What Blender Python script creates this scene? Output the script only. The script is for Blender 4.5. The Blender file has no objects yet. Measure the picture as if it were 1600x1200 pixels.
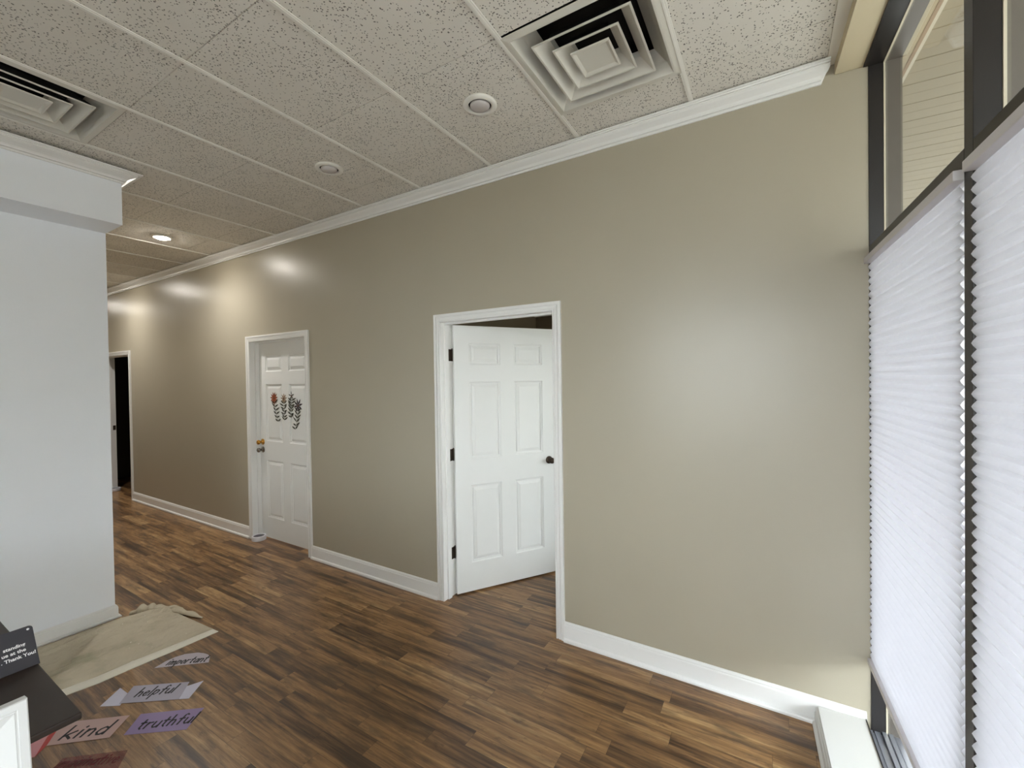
import bpy, bmesh, math, random
from mathutils import Matrix, Vector
random.seed(7)
S = bpy.context.scene
COL = S.collection

# ------------------------------------------------------------------ camera
cam = bpy.data.cameras.new('camera')
cam.sensor_fit = 'HORIZONTAL'; cam.sensor_width = 36.0
cam.lens = 672.656 / 1600 * 36.0
cam.clip_start = 0.02; cam.clip_end = 200
co = bpy.data.objects.new('camera', cam); COL.objects.link(co)
RT = (0.8579721704113363, 0.5134958552938241, -0.014344385512285514)
UP = (0.00621527699554418, 0.017545157602954012, 0.9998267538811692)
FW = (-0.5136585686343893, 0.8579126843920374, -0.011861737972100423)
co.matrix_world = Matrix(((RT[0], UP[0], -FW[0], 0), (RT[1], UP[1], -FW[1], -2.42266),
                          (RT[2], UP[2], -FW[2], 1.61664), (0, 0, 0, 1)))
S.camera = co

# ------------------------------------------------------------------ sky, exposure
SKY = 8.2
w = bpy.data.worlds.new('overcast_sky'); S.world = w; w.use_nodes = True
nt = w.node_tree; nt.nodes.clear()
wo = nt.nodes.new('ShaderNodeOutputWorld'); bg = nt.nodes.new('ShaderNodeBackground')
tc = nt.nodes.new('ShaderNodeTexCoord'); sx = nt.nodes.new('ShaderNodeSeparateXYZ')
rp = nt.nodes.new('ShaderNodeValToRGB')
rp.color_ramp.elements[0].position = 0.0; rp.color_ramp.elements[0].color = (0.91, 0.955, 1.0, 1)
rp.color_ramp.elements[1].position = 1.0; rp.color_ramp.elements[1].color = (0.86, 0.92, 1.0, 1)
nt.links.new(tc.outputs['Generated'], sx.inputs[0]); nt.links.new(sx.outputs[2], rp.inputs[0])
nt.links.new(rp.outputs[0], bg.inputs[0]); bg.inputs[1].default_value = SKY
nt.links.new(bg.outputs[0], wo.inputs[0])
S.view_settings.view_transform = 'Standard'; S.view_settings.look = 'None'
S.view_settings.gamma = 1.0; S.view_settings.use_curve_mapping = False
S.view_settings.exposure = 0.84
S.cycles.use_denoising = True
S.cycles.max_bounces = 14; S.cycles.diffuse_bounces = 8; S.cycles.transparent_max_bounces = 16
S.cycles.sample_clamp_indirect = 8.0

H = 3.004
TILE = 0.6096
GX, GY = -0.332, -0.307           # grid lines: x = GX - i*TILE, y = GY - j*TILE

# ------------------------------------------------------------------ material helpers
def srgb(r, g, b):
    f = lambda c: c / 12.92 if c <= 0.04045 else ((c + 0.055) / 1.055) ** 2.4
    return (f(r / 255), f(g / 255), f(b / 255), 1)
class NT:
    def __init__(self, name):
        self.m = bpy.data.materials.new(name); self.m.use_nodes = True
        self.t = self.m.node_tree; self.t.nodes.clear()
        self.out = self.n('OutputMaterial')
    def n(self, kind, **kw):
        o = self.t.nodes.new('ShaderNode' + kind)
        for k, v in kw.items():
            setattr(o, k, v)
        return o
    def l(self, a, b): self.t.links.new(a, b)
    def put(self, sock, v):
        if hasattr(v, 'is_output'): self.l(v, sock)
        else: sock.default_value = v
    def math(self, op, a, b=None, c=None):
        o = self.n('Math', operation=op)
        self.put(o.inputs[0], a)
        if b is not None: self.put(o.inputs[1], b)
        if c is not None: self.put(o.inputs[2], c)
        return o.outputs[0]
    def mix(self, f, a, b, blend='MIX'):
        o = self.n('Mix', data_type='RGBA', blend_type=blend)
        self.put(o.inputs[0], f); self.put(o.inputs[6], a); self.put(o.inputs[7], b)
        return o.outputs[2]
    def ramp(self, f, stops):
        o = self.n('ValToRGB'); e = o.color_ramp.elements
        while len(e) < len(stops): e.new(0.5)
        for i, (p, c) in enumerate(stops):
            e[i].position = p; e[i].color = c if len(c) == 4 else (*c, 1)
        self.put(o.inputs[0], f); return o.outputs[0]
    def coords(self):
        return self.n('TexCoord').outputs['Object']
    def vec(self, x, y, z):
        o = self.n('CombineXYZ')
        for i, v in enumerate((x, y, z)): self.put(o.inputs[i], v)
        return o.outputs[0]
    def noise(self, v, scale, detail=2, rough=0.5):
        o = self.n('TexNoise'); o.inputs['Scale'].default_value = scale
        o.inputs['Detail'].default_value = detail; o.inputs['Roughness'].default_value = rough
        self.l(v, o.inputs['Vector']); return o.outputs['Fac']
    def bsdf(self, col, rough=0.5, metal=0, spec=0.5, bump=None, bstr=0.2, bdist=0.002):
        b = self.n('BsdfPrincipled')
        self.put(b.inputs['Base Color'], col); self.put(b.inputs['Roughness'], rough)
        b.inputs['Metallic'].default_value = metal
        b.inputs['Specular IOR Level'].default_value = spec
        if bump is not None:
            bp = self.n('Bump'); bp.inputs['Strength'].default_value = bstr
            bp.inputs['Distance'].default_value = bdist
            self.put(bp.inputs['Height'], bump); self.l(bp.outputs[0], b.inputs['Normal'])
        self.l(b.outputs[0], self.out.inputs[0]); return b

def plain(name, col, rough=0.5, metal=0, spec=0.5, vary=0.06, scale=6, bstr=0.05, bscale=200):
    m = NT(name); v = m.coords()
    f = m.noise(v, scale, 3)
    c = m.mix(f, tuple(x * (1 - vary) for x in col[:3]) + (1,), tuple(min(1, x * (1 + vary)) for x in col[:3]) + (1,))
    m.bsdf(c, rough, metal, spec, m.noise(v, bscale, 2), bstr, 0.001)
    return m.m

def wall_paint(name, col, rough):
    m = NT(name); v = m.coords()
    c = m.mix(m.noise(v, 1.7, 3), tuple(x * 0.96 for x in col[:3]) + (1,), tuple(x * 1.04 for x in col[:3]) + (1,))
    sp = m.n('SeparateXYZ'); m.l(v, sp.inputs[0])
    bru = m.noise(m.vec(m.math('MULTIPLY', sp.outputs[0], 14.0), m.math('MULTIPLY', sp.outputs[1], 14.0),
                        m.math('MULTIPLY', sp.outputs[2], 3.0)), 1.0, 3)
    fine = m.noise(v, 160, 2)
    hgt = m.math('ADD', m.math('MULTIPLY', bru, 0.6), m.math('MULTIPLY', fine, 0.25))
    m.bsdf(c, rough, 0, 0.5, hgt, 0.22, 0.004)
    return m.m

def floor_mat():
    m = NT('laminate_planks'); v = m.coords()
    sp = m.n('SeparateXYZ'); m.l(v, sp.inputs[0]); X, Y = sp.outputs[0], sp.outputs[1]
    W_, L_ = 0.088, 0.62
    row = m.math('FLOOR', m.math('DIVIDE', m.math('ADD', Y, 20.02), W_))
    wn = m.n('TexWhiteNoise', noise_dimensions='1D'); m.l(row, wn.inputs['W'])
    xs = m.math('ADD', m.math('DIVIDE', m.math('ADD', X, 40), L_), m.math('MULTIPLY', wn.outputs['Value'], 7.3))
    pid = m.math('FLOOR', xs)
    wn2 = m.n('TexWhiteNoise', noise_dimensions='2D'); m.l(m.vec(row, pid, 0), wn2.inputs['Vector'])
    tone = wn2.outputs['Value']
    off = m.math('MULTIPLY', tone, 37.0)
    gv = m.vec(m.math('ADD', m.math('MULTIPLY', X, 1.3), off), m.math('MULTIPLY', Y, 24.0), off)
    g1 = m.noise(gv, 1.0, 6, 0.68)
    g2 = m.noise(m.vec(m.math('ADD', m.math('MULTIPLY', X, 6), off), m.math('MULTIPLY', Y, 90.0), off), 1.0, 3, 0.6)
    blot = m.noise(m.vec(m.math('ADD', m.math('MULTIPLY', X, 4.5), off), m.math('MULTIPLY', Y, 22.0), off), 1.0, 4, 0.6)
    base = m.ramp(m.math('ADD', m.math('MULTIPLY', g1, 0.85), m.math('MULTIPLY_ADD', tone, 0.16, 0.026)),
                  [(0.36, srgb(62, 44, 31)), (0.45, srgb(108, 79, 52)), (0.53, srgb(146, 110, 72)),
                   (0.62, srgb(170, 131, 88)), (0.73, srgb(198, 162, 114))])
    c = m.mix(m.math('MULTIPLY', m.ramp(blot, [(0.50, (0, 0, 0)), (0.68, (1, 1, 1))]), 0.62), base, srgb(66, 56, 46))
    knot = m.noise(m.vec(m.math('ADD', m.math('MULTIPLY', X, 11.0), off), m.math('MULTIPLY', Y, 34.0), off), 1.0, 4, 0.7)
    c = m.mix(m.math('MULTIPLY', m.ramp(knot, [(0.58, (0, 0, 0)), (0.70, (1, 1, 1))]), 0.5), c, srgb(64, 46, 34))
    c = m.mix(m.math('MULTIPLY', m.ramp(g2, [(0.42, (1, 1, 1)), (0.60, (0, 0, 0))]), 0.30), c, srgb(84, 60, 40))
    fy = m.math('FRACT', m.math('DIVIDE', m.math('ADD', Y, 20.02), W_)); fx = m.math('FRACT', xs)
    ey = m.math('MINIMUM', fy, m.math('SUBTRACT', 1.0, fy)); ex = m.math('MINIMUM', fx, m.math('SUBTRACT', 1.0, fx))
    sy = m.math('LESS_THAN', ey, 0.010); sxm = m.math('LESS_THAN', ex, 0.0014)
    seam = m.math('MAXIMUM', sy, sxm)
    c = m.mix(m.math('MULTIPLY', seam, 0.55), c, srgb(38, 26, 19))
    hgt = m.math('SUBTRACT', m.math('MULTIPLY', g2, 0.25), seam)
    rough = m.math('ADD', 0.24, m.math('MULTIPLY', g1, 0.16))
    m.bsdf(c, rough, 0, 0.5, hgt, 0.12, 0.0015)
    return m.m

def tile_mat():
    m = NT('acoustic_tile'); v = m.coords()
    sp = m.n('SeparateXYZ'); m.l(v, sp.inputs[0])
    v2 = m.vec(sp.outputs[0], sp.outputs[1], 0.0)
    warp = m.n('TexNoise'); warp.inputs['Scale'].default_value = 60; m.l(v2, warp.inputs['Vector'])
    vw = m.n('VectorMath', operation='MULTIPLY_ADD'); m.l(warp.outputs['Color'], vw.inputs[0])
    vw.inputs[1].default_value = (0.012, 0.012, 0); m.l(v2, vw.inputs[2])
    vo = m.n('TexVoronoi'); vo.inputs['Scale'].default_value = 105; m.l(vw.outputs[0], vo.inputs['Vector'])
    size = m.math('MULTIPLY_ADD', m.noise(v2, 150, 1), 0.74, -0.08)
    spots = m.math('LESS_THAN', vo.outputs['Distance'], size)
    dens = m.ramp(m.noise(v2, 3.0, 2), [(0.30, (0.35, 0.35, 0.35)), (0.6, (1, 1, 1))])
    sel = m.n('SeparateColor'); m.l(vo.outputs['Color'], sel.inputs[0])
    pit = m.math('MULTIPLY', spots, m.math('LESS_THAN', sel.outputs[0], m.math('MULTIPLY', dens, 0.80)))
    c0 = m.mix(m.noise(v2, 5, 3), srgb(220, 215, 206), srgb(230, 225, 217))
    c = m.mix(m.math('MULTIPLY', pit, 0.82), c0, srgb(70, 66, 60))
    m.bsdf(c, 0.95, 0, 0.1, m.math('SUBTRACT', m.math('MULTIPLY', m.noise(v2, 260, 2), 0.3), pit), 0.35, 0.002)
    return m.m

def fabric_mat():
    m = NT('cellular_fabric'); v = m.coords()
    f = m.noise(v, 35, 4, 0.6)
    c = m.mix(f, (0.825, 0.825, 0.865, 1), (0.88, 0.88, 0.915, 1))
    d = m.n('BsdfDiffuse'); m.l(c, d.inputs[0]); t = m.n('BsdfTranslucent'); m.l(c, t.inputs[0])
    mx = m.n('MixShader'); mx.inputs[0].default_value = 0.66
    m.l(d.outputs[0], mx.inputs[1]); m.l(t.outputs[0], mx.inputs[2]); m.l(mx.outputs[0], m.out.inputs[0])
    return m.m

def glass_mat():
    m = NT('window_glass')
    lw = m.n('LayerWeight'); lw.inputs[0].default_value = 0.5
    fac = m.math('MULTIPLY_ADD', m.math('POWER', lw.outputs['Facing'], 5.0), 0.55, 0.03)
    t = m.n('BsdfTransparent'); t.inputs[0].default_value = (0.96, 0.98, 0.97, 1)
    g = m.n('BsdfGlossy'); g.inputs['Roughness'].default_value = 0.02
    mx = m.n('MixShader'); m.l(fac, mx.inputs[0]); m.l(t.outputs[0], mx.inputs[1]); m.l(g.outputs[0], mx.inputs[2])
    m.l(mx.outputs[0], m.out.inputs[0]); return m.m

def emit_mat(name, col, s):
    m = NT(name); e = m.n('Emission'); e.inputs[0].default_value = col; e.inputs[1].default_value = s
    m.l(e.outputs[0], m.out.inputs[0]); return m.m

def canvas_mat():
    m = NT('paint_stained_canvas'); v = m.coords()
    c = m.mix(m.noise(v, 4, 4), srgb(190, 178, 156), srgb(212, 202, 182))
    st = m.ramp(m.noise(v, 3.1, 4, 0.6), [(0.54, (0, 0, 0)), (0.68, (1, 1, 1))])
    c = m.mix(m.math('MULTIPLY', st, 0.5), c, srgb(142, 144, 118))
    sp = m.ramp(m.noise(v, 38, 2), [(0.74, (0, 0, 0)), (0.76, (1, 1, 1))])
    c = m.mix(sp, c, srgb(235, 230, 220))
    sp_ = m.n('SeparateXYZ'); m.l(v, sp_.inputs[0])
    wr = m.noise(m.vec(m.math('MULTIPLY', sp_.outputs[0], 16.0), m.math('MULTIPLY', sp_.outputs[1], 5.0), 0.0), 1.0, 5, 0.6)
    ridge = m.math('ABSOLUTE', m.math('SUBTRACT', wr, 0.5))
    m.bsdf(c, 0.95, 0, 0.1, m.math('ADD', m.math('MULTIPLY', ridge, 4.0), m.math('MULTIPLY', m.noise(v, 420, 2), 0.1)), 0.7, 0.010); return m.m

def soffit_mat():
    m = NT('porch_vinyl_soffit'); v = m.coords()
    sp = m.n('SeparateXYZ'); m.l(v, sp.inputs[0]); Y = sp.outputs[1]
    c = m.mix(m.noise(v, 3, 3), srgb(144, 131, 107), srgb(151, 138, 114))
    m.bsdf(c, 0.6, 0, 0.3, m.noise(v, 40, 2), 0.05); return m.m

def decal_mat(name, col, alpha=1.0):
    m = NT(name); v = m.coords()
    c = m.mix(m.noise(v, 9, 3), tuple(x * 0.94 for x in col[:3]) + (1,), tuple(min(1, x * 1.05) for x in col[:3]) + (1,))
    b = m.bsdf(c, 0.35, 0, 0.4)
    if alpha < 1:
        b.inputs['Alpha'].default_value = alpha
    return m.m

M = dict(
    beige=wall_paint('greige_semi_gloss_paint', srgb(174, 166, 148), 0.33),
    white_wall=wall_paint('white_wall_paint', srgb(243, 246, 252), 0.5),
    trim=plain('white_trim_enamel', srgb(235, 234, 232), 0.32, vary=0.02),
    door=plain('white_door_enamel', srgb(233, 233, 231), 0.38, vary=0.02),
    floor=floor_mat(), tile=tile_mat(), fabric=fabric_mat(), glass=glass_mat(),
    tee=plain('painted_ceiling_tee', srgb(236, 233, 226), 0.5, vary=0.03),
    gap=plain('dark_gap', srgb(40, 38, 34), 0.9),
    vent=plain('painted_vent_metal', srgb(214, 210, 200), 0.45, vary=0.03),
    duct=plain('black_duct', srgb(14, 13, 12), 0.9),
    bronze=plain('dark_bronze_aluminium', srgb(34, 30, 29), 0.38, spec=0.5),
    alum=plain('grey_aluminium', srgb(112, 104, 96), 0.45, vary=0.12, scale=20),
    gasket=plain('pale_glazing_gasket', srgb(205, 196, 175), 0.6),
    silver=plain('silver_sill_metal', srgb(190, 194, 206), 0.28, 0.7, vary=0.08, scale=25),
    rail=plain('white_blind_rail', srgb(214, 210, 212), 0.45, vary=0.02),
    header=plain('cream_header_board', srgb(206, 193, 164), 0.6, vary=0.03),
    soffit=soffit_mat(), board=plain('tan_porch_trim', srgb(182, 166, 136), 0.6, vary=0.05),
    tan=plain('brown_porch_edge', srgb(150, 120, 92), 0.6, vary=0.05),
    concrete=plain('pavement_concrete', srgb(150, 146, 138), 0.9, vary=0.1, scale=2),
    brass=plain('polished_brass', srgb(200, 150, 70), 0.22, 1.0, vary=0.03),
    steel=plain('brushed_steel', srgb(150, 146, 140), 0.25, 1.0, vary=0.03),
    hinge=plain('oil_rubbed_bronze', srgb(74, 62, 52), 0.4, 0.8),
    white_plastic=plain('white_plastic', srgb(226, 226, 232), 0.4, vary=0.02),
    grey_foam=plain('dark_grey_foam', srgb(96, 94, 100), 0.9),
    desk=plain('dark_walnut_laminate', srgb(44, 34, 29), 0.45, spec=0.3, vary=0.25, scale=12),
    charcoal=plain('charcoal_acrylic', srgb(56, 55, 62), 0.45, vary=0.03),
    letter=plain('white_print', srgb(240, 240, 240), 0.6),
    frame=plain('white_frame_lacquer', srgb(206, 206, 207), 0.4, vary=0.02),
    matb=plain('pale_mat_board', srgb(214, 224, 240), 0.3, vary=0.02),
    canvas=canvas_mat(), canvas_hem=plain('pale_canvas_hem', srgb(230, 224, 210), 0.95, vary=0.06, scale=20),
    ink=plain('black_marker_ink', srgb(26, 20, 28), 0.6), red_ink=plain('dark_red_ink', srgb(92, 24, 28), 0.6),
    lavender=decal_mat('pale_lavender_vinyl', srgb(188, 180, 190)), lilac=decal_mat('light_lilac_vinyl', srgb(204, 202, 220)),
    lilac_dk=decal_mat('grey_lilac_vinyl', srgb(172, 168, 186)),
    purple=decal_mat('purple_vinyl', srgb(142, 122, 168)), pink=decal_mat('dusty_pink_vinyl', srgb(190, 158, 152)),
    rose=decal_mat('rose_vinyl', srgb(206, 140, 146)), red=decal_mat('red_vinyl', srgb(182, 50, 44)),
    clear_red=decal_mat('see_through_red_vinyl', srgb(150, 44, 44), 0.24),
    bulb_off=plain('frosted_lamp_glass', srgb(196, 190, 188), 0.15, vary=0.04),
    bulb_on=emit_mat('lit_lamp_glass', (1.0, 0.95, 0.86, 1), 150.0),
    petal_red=plain('rust_red_petal', srgb(150, 76, 44), 0.6), petal_dark=plain('plum_petal', srgb(52, 34, 44), 0.6),
    petal_tan=plain('tan_petal', srgb(140, 110, 72), 0.6), stem=plain('dark_leaf_green', srgb(66, 66, 54), 0.6),
    leaf=plain('olive_leaf', srgb(92, 90, 70), 0.6), yolk=plain('brown_flower_centre', srgb(96, 52, 26), 0.6),
    ledge=plain('off_white_ledge_paint', srgb(222, 222, 220), 0.4, vary=0.02),
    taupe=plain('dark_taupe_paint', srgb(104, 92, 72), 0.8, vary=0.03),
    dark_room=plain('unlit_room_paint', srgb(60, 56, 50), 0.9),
)

# ------------------------------------------------------------------ mesh helpers
def props(o, label=None, cat=None, group=None, kind=None):
    if label: o['label'] = label
    if cat: o['category'] = cat
    if group: o['group'] = group
    if kind: o['kind'] = kind
    return o
def empty(name, loc=(0, 0, 0), rotz=0.0, **kw):
    o = bpy.data.objects.new(name, None); COL.objects.link(o)
    o.location = loc; o.rotation_euler = (0, 0, rotz); o.empty_display_size = 0.05
    return props(o, **kw)
class MB:
    def __init__(self): self.bm = bmesh.new(); self.mats = []; self.cur = 0
    def mat(self, m):
        if m not in self.mats: self.mats.append(m)
        self.cur = self.mats.index(m); return self
    def face(self, pts):
        vs = [self.bm.verts.new(p) for p in pts]
        f = self.bm.faces.new(vs); f.material_index = self.cur; return f
    def box(self, x0, x1, y0, y1, z0, z1, xf=None):
        P = [Vector((x, y, z)) for x in (x0, x1) for y in (y0, y1) for z in (z0, z1)]
        if xf: P = [xf @ p for p in P]
        v = [self.bm.verts.new(p) for p in P]
        for q in ((0, 1, 3, 2), (4, 6, 7, 5), (0, 4, 5, 1), (2, 3, 7, 6), (0, 2, 6, 4), (1, 5, 7, 3)):
            f = self.bm.faces.new([v[i] for i in q]); f.material_index = self.cur
        return self
    def loft(self, rings, closed=True, caps=True, smooth=False):
        R = [[self.bm.verts.new(p) for p in r] for r in rings]
        n = len(R[0])
        for a, b in zip(R[:-1], R[1:]):
            for i in range(n if closed else n - 1):
                j = (i + 1) % n
                f = self.bm.faces.new((a[i], a[j], b[j], b[i])); f.material_index = self.cur; f.smooth = smooth
        if caps and closed:
            for r in (R[0][::-1], R[-1]):
                f = self.bm.faces.new(r); f.material_index = self.cur
        return self
    def lathe(self, prof, origin, axis='Z', n=32, smooth=True, xf=None):
        rings = []
        o = Vector(origin)
        for r, h in prof:
            ring = []
            for k in range(n):
                a = 2 * math.pi * k / n; c, s = r * math.cos(a), r * math.sin(a)
                p = {'Z': Vector((c, s, h)), 'Y': Vector((c, h, s)), 'X': Vector((h, c, s))}[axis]
                if xf: p = xf @ p
                ring.append(o + p)
            rings.append(ring)
        return self.loft(rings, True, True, smooth)
    def prism(self, pts, z0, z1):
        self.loft([[(x, y, z0) for x, y in pts], [(x, y, z1) for x, y in pts]]); return self
    def build(self, name, parent=None, mat=None, bevel=0, loc=None, rotz=None, **kw):
        if mat is not None: self.mats = [mat]
        bmesh.ops.recalc_face_normals(self.bm, faces=self.bm.faces[:])
        me = bpy.data.meshes.new(name); self.bm.to_mesh(me); self.bm.free()
        for m in self.mats: me.materials.append(m)
        o = bpy.data.objects.new(name, me); COL.objects.link(o)
        if parent: o.parent = parent
        if loc: o.location = loc
        if rotz is not None: o.rotation_euler = (0, 0, rotz)
        if bevel:
            b = o.modifiers.new('bevel', 'BEVEL'); b.width = bevel; b.segments = 2; b.limit_method = 'ANGLE'
        return props(o, **kw)
def structure(name, mb, mat=None, label=None, cat='wall', **kw):
    return mb.build(name, None, mat, label=label, cat=cat, kind='structure', **kw)

# ------------------------------------------------------------------ floor, ceiling
structure('floor', MB().box(-11.2, 0.60, -6.4, 4.2, -0.12, 0.0), M['floor'],
          'brown rustic wood plank laminate floor running through the hall', 'floor')

def ceiling():
    mb = MB().mat(M['tile'])
    groove, gh, up = 0.0022, 0.006, 0.007
    zt = H + up
    vents = {(0, 0), (4, 2)}           # (column, row) of the square air vents
    cols = [(0.255, GX, -1)] + [(GX - i * TILE, GX - (i + 1) * TILE, i) for i in range(18)]
    rows = [(0.0, GY, -1)] + [(GY - j * TILE, GY - (j + 1) * TILE, j) for j in range(10)]
    for xa, xb, i in cols:
        for ya, yb, j in rows:
            if (i, j) in vents: continue
            y1, y0 = ya - groove, yb + groove
            mb.face([(xb, y0, zt), (xa, y0, zt), (xa, y1, zt), (xb, y1, zt)])
            mb.face([(xb, y1, zt), (xa, y1, zt), (xa, ya, zt + gh), (xb, ya, zt + gh)])
            mb.face([(xb, yb, zt + gh), (xa, yb, zt + gh), (xa, y0, zt), (xb, y0, zt)])
    mb.mat(M['gap'])
    mb.box(-11.2, 0.6, -6.4, 4.2, H + 0.16, H + 0.22)
    o = structure('ceiling', mb, None, 'off-white pinhole acoustic tile drop ceiling', 'ceiling')
    g = MB()
    for i in range(18):
        x = GX - i * TILE
        g.box(x - 0.012, x + 0.012, -6.2, -0.005, H, H + 0.004)
        g.box(x - 0.004, x + 0.004, -6.2, -0.005, H - 0.0015, H)
    g.box(0.227, 0.50, -6.2, -0.005, H, H + 0.006)
    g.build('ceiling_grid', o, M['tee'])
    return o
ceiling()

# ------------------------------------------------------------------ walls
D1 = (-2.045, -1.150, 2.032)       # clear openings x0, x1, head height
D2 = (-4.588, -3.659, 2.032)
D3 = (-8.640, -7.690, 2.032)
WT = 0.125
def back_wall():
    mb = MB(); t = 0.02
    xs = [0.375]
    segs = [(D1[1] + t, 0.375), (D2[1] + t, D1[0] - t), (D3[1] + t, D2[0] - t), (-11.2, D3[0] - t)]
    for a, b in segs: mb.box(a, b, 0.0, WT, 0.0, H + 0.16)
    for d in (D1, D2, D3): mb.box(d[0] - t, d[1] + t, 0.0, WT, d[2] + t, H + 0.16)
    return mb
structure('wall_back', back_wall(), M['beige'], 'long greige painted wall with the three white doorways')

STX, STY = -3.91, -1.30
structure('wall_left', MB().box(STX - 0.115, STX, -6.3, STY, 0.0, H + 0.16), M['white_wall'],
          'white painted wall end at the left beside the hall')
structure('wall_hall', MB().box(-11.2, STX - 0.115, STY - 0.115, STY, 0.0, H + 0.16), M['beige'],
          'greige wall of the hall hidden behind the white wall end')
structure('wall_hall_end', MB().box(-11.2, -11.05, STY, 0.0, 0.0, H + 0.16), M['beige'], 'greige wall closing the far end of the hall')
def front_wall():
    mb = MB()
    y0, y1 = -4.85, -4.70
    mb.box(STX, 0.9, y0, y1, 0.0, 0.60); mb.box(STX, 0.9, y0, y1, 2.60, H + 0.16)
    mb.box(STX, -1.60, y0, y1, 0.60, 2.60); mb.box(0.35, 0.9, y0, y1, 0.60, 2.60)
    return mb
structure('wall_front', front_wall(), M['beige'], 'greige wall behind the reception desk')

# bulkhead over the white wall
structure('trim_1', MB().box(STX, -3.615, -6.25, STY, 2.655, H + 0.007), M['white_wall'],
          'white boxed bulkhead hanging above the white wall end', 'bulkhead')

CROWN = [(0, -0.072), (0.009, -0.072), (0.010, -0.061), (0.005, -0.058), (0.016, -0.057), (0.018, -0.049), (0.022, -0.042), (0.034, -0.034), (0.048, -0.026),
         (0.057, -0.018), (0.056, -0.012), (0.066, -0.014), (0.068, -0.009), (0.075, -0.008), (0.075, 0.0), (0, 0.0)]
def crown_run():
    mb = MB()
    a = [(-11.05, -d, H - 0.001 + z) for d, z in CROWN]
    b = [(0.238 - (0.03 if z < -0.03 else 0.0) * (1 if d < 0.03 else 0.2), -d, H - 0.001 + z) for d, z in CROWN]
    mb.loft([a, b]); return mb
structure('trim_2', crown_run(), M['trim'], 'white crown moulding along the top of the greige wall', 'crown moulding')
def crown_left():
    mb = MB(); x0, y0 = -3.615, STY
    k, kz = 1.15, 0.95
    prof = [(d * k, z * kz) for d, z in CROWN]
    mb.loft([[(x0 + d, -6.25, H - 0.012 + z) for d, z in prof],
             [(x0 + d, y0 + d, H - 0.012 + z) for d, z in prof],
             [(STX, y0 + d, H - 0.012 + z) for d, z in prof]])
    return mb
structure('trim_3', crown_left(), M['trim'], 'white crown moulding around the top of the bulkhead', 'crown moulding')

BASE = [(0, 0), (0.027, 0), (0.027, 0.010), (0.024, 0.017), (0.017, 0.020), (0.0135, 0.021), (0.0135, 0.094), (0.0125, 0.098),
        (0.010, 0.101), (0.010, 0.108), (0.006, 0.115), (0.003, 0.118), (0, 0.118)]
def base_seg(mb, a, b):
    mb.loft([[(a, -d, z) for d, z in BASE], [(b, -d, z) for d, z in BASE]])
CW = 0.0575
for nm, a, b, lb in (('baseboard_right', D1[1] + CW, 0.360, 'white baseboard right of the open door'),
                     ('baseboard_middle', D2[1] + CW, D1[0] - CW, 'white baseboard between the flowered door and the open door'),
                     ('baseboard_back', D3[1] + CW, D2[0] - CW, 'white baseboard left of the flowered door along the hall')):
    mb = MB(); base_seg(mb, a, b); structure(nm, mb, M['trim'], lb, 'baseboard')
def base_left():
    mb = MB(); k = [(d * 1.0, z * 0.75) for d, z in BASE]
    mb.loft([[(STX + d, -6.25, z) for d, z in k], [(STX + d, STY + d, z) for d, z in k], [(STX - 0.115, STY + d, z) for d, z in k]])
    return mb
structure('baseboard_left', base_left(), M['trim'], 'white baseboard along the foot of the white wall end', 'baseboard')

# ------------------------------------------------------------------ doors
CAS = [(0.0, 0.0), (0.0, 0.010), (0.004, 0.0125), (0.0100, 0.0125), (0.0105, 0.0060), (0.0150, 0.0060), (0.0155, 0.0105), (0.030, 0.0130), (0.0325, 0.0130), (0.033, 0.0070), (0.0375, 0.0070),
       (0.038, 0.0155), (0.050, 0.0175), (0.0575, 0.0165), (0.0575, 0.0)]
def casing(x0, x1, z1, yw=0.0, sgn=-1):
    mb = MB(); rings = []
    for c in range(4):
        r = []
        for u, v in CAS:
            x = (x0 - u) if c < 2 else (x1 + u)
            z = 0.0 if c in (0, 3) else z1 + u
            r.append((x, yw + sgn * v, z))
        rings.append(r)
    return mb.loft(rings)
def jamb(x0, x1, z1, stop_y):
    mb = MB(); t = 0.0195
    mb.box(x0 - t, x0, 0.0005, WT - 0.0005, 0, z1 + t); mb.box(x1, x1 + t, 0.0005, WT - 0.0005, 0, z1 + t)
    mb.box(x0, x1, 0.0005, WT - 0.0005, z1, z1 + t)
    s0, s1 = stop_y
    mb.box(x0, x0 + 0.011, s0, s1, 0, z1 - 0.011); mb.box(x1 - 0.011, x1, s0, s1, 0, z1 - 0.011)
    mb.box(x0, x1, s0, s1, z1 - 0.011, z1)
    return mb
ROWS = [(0.226, 0.816), (1.013, 1.598), (1.727, 1.890)]
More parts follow.
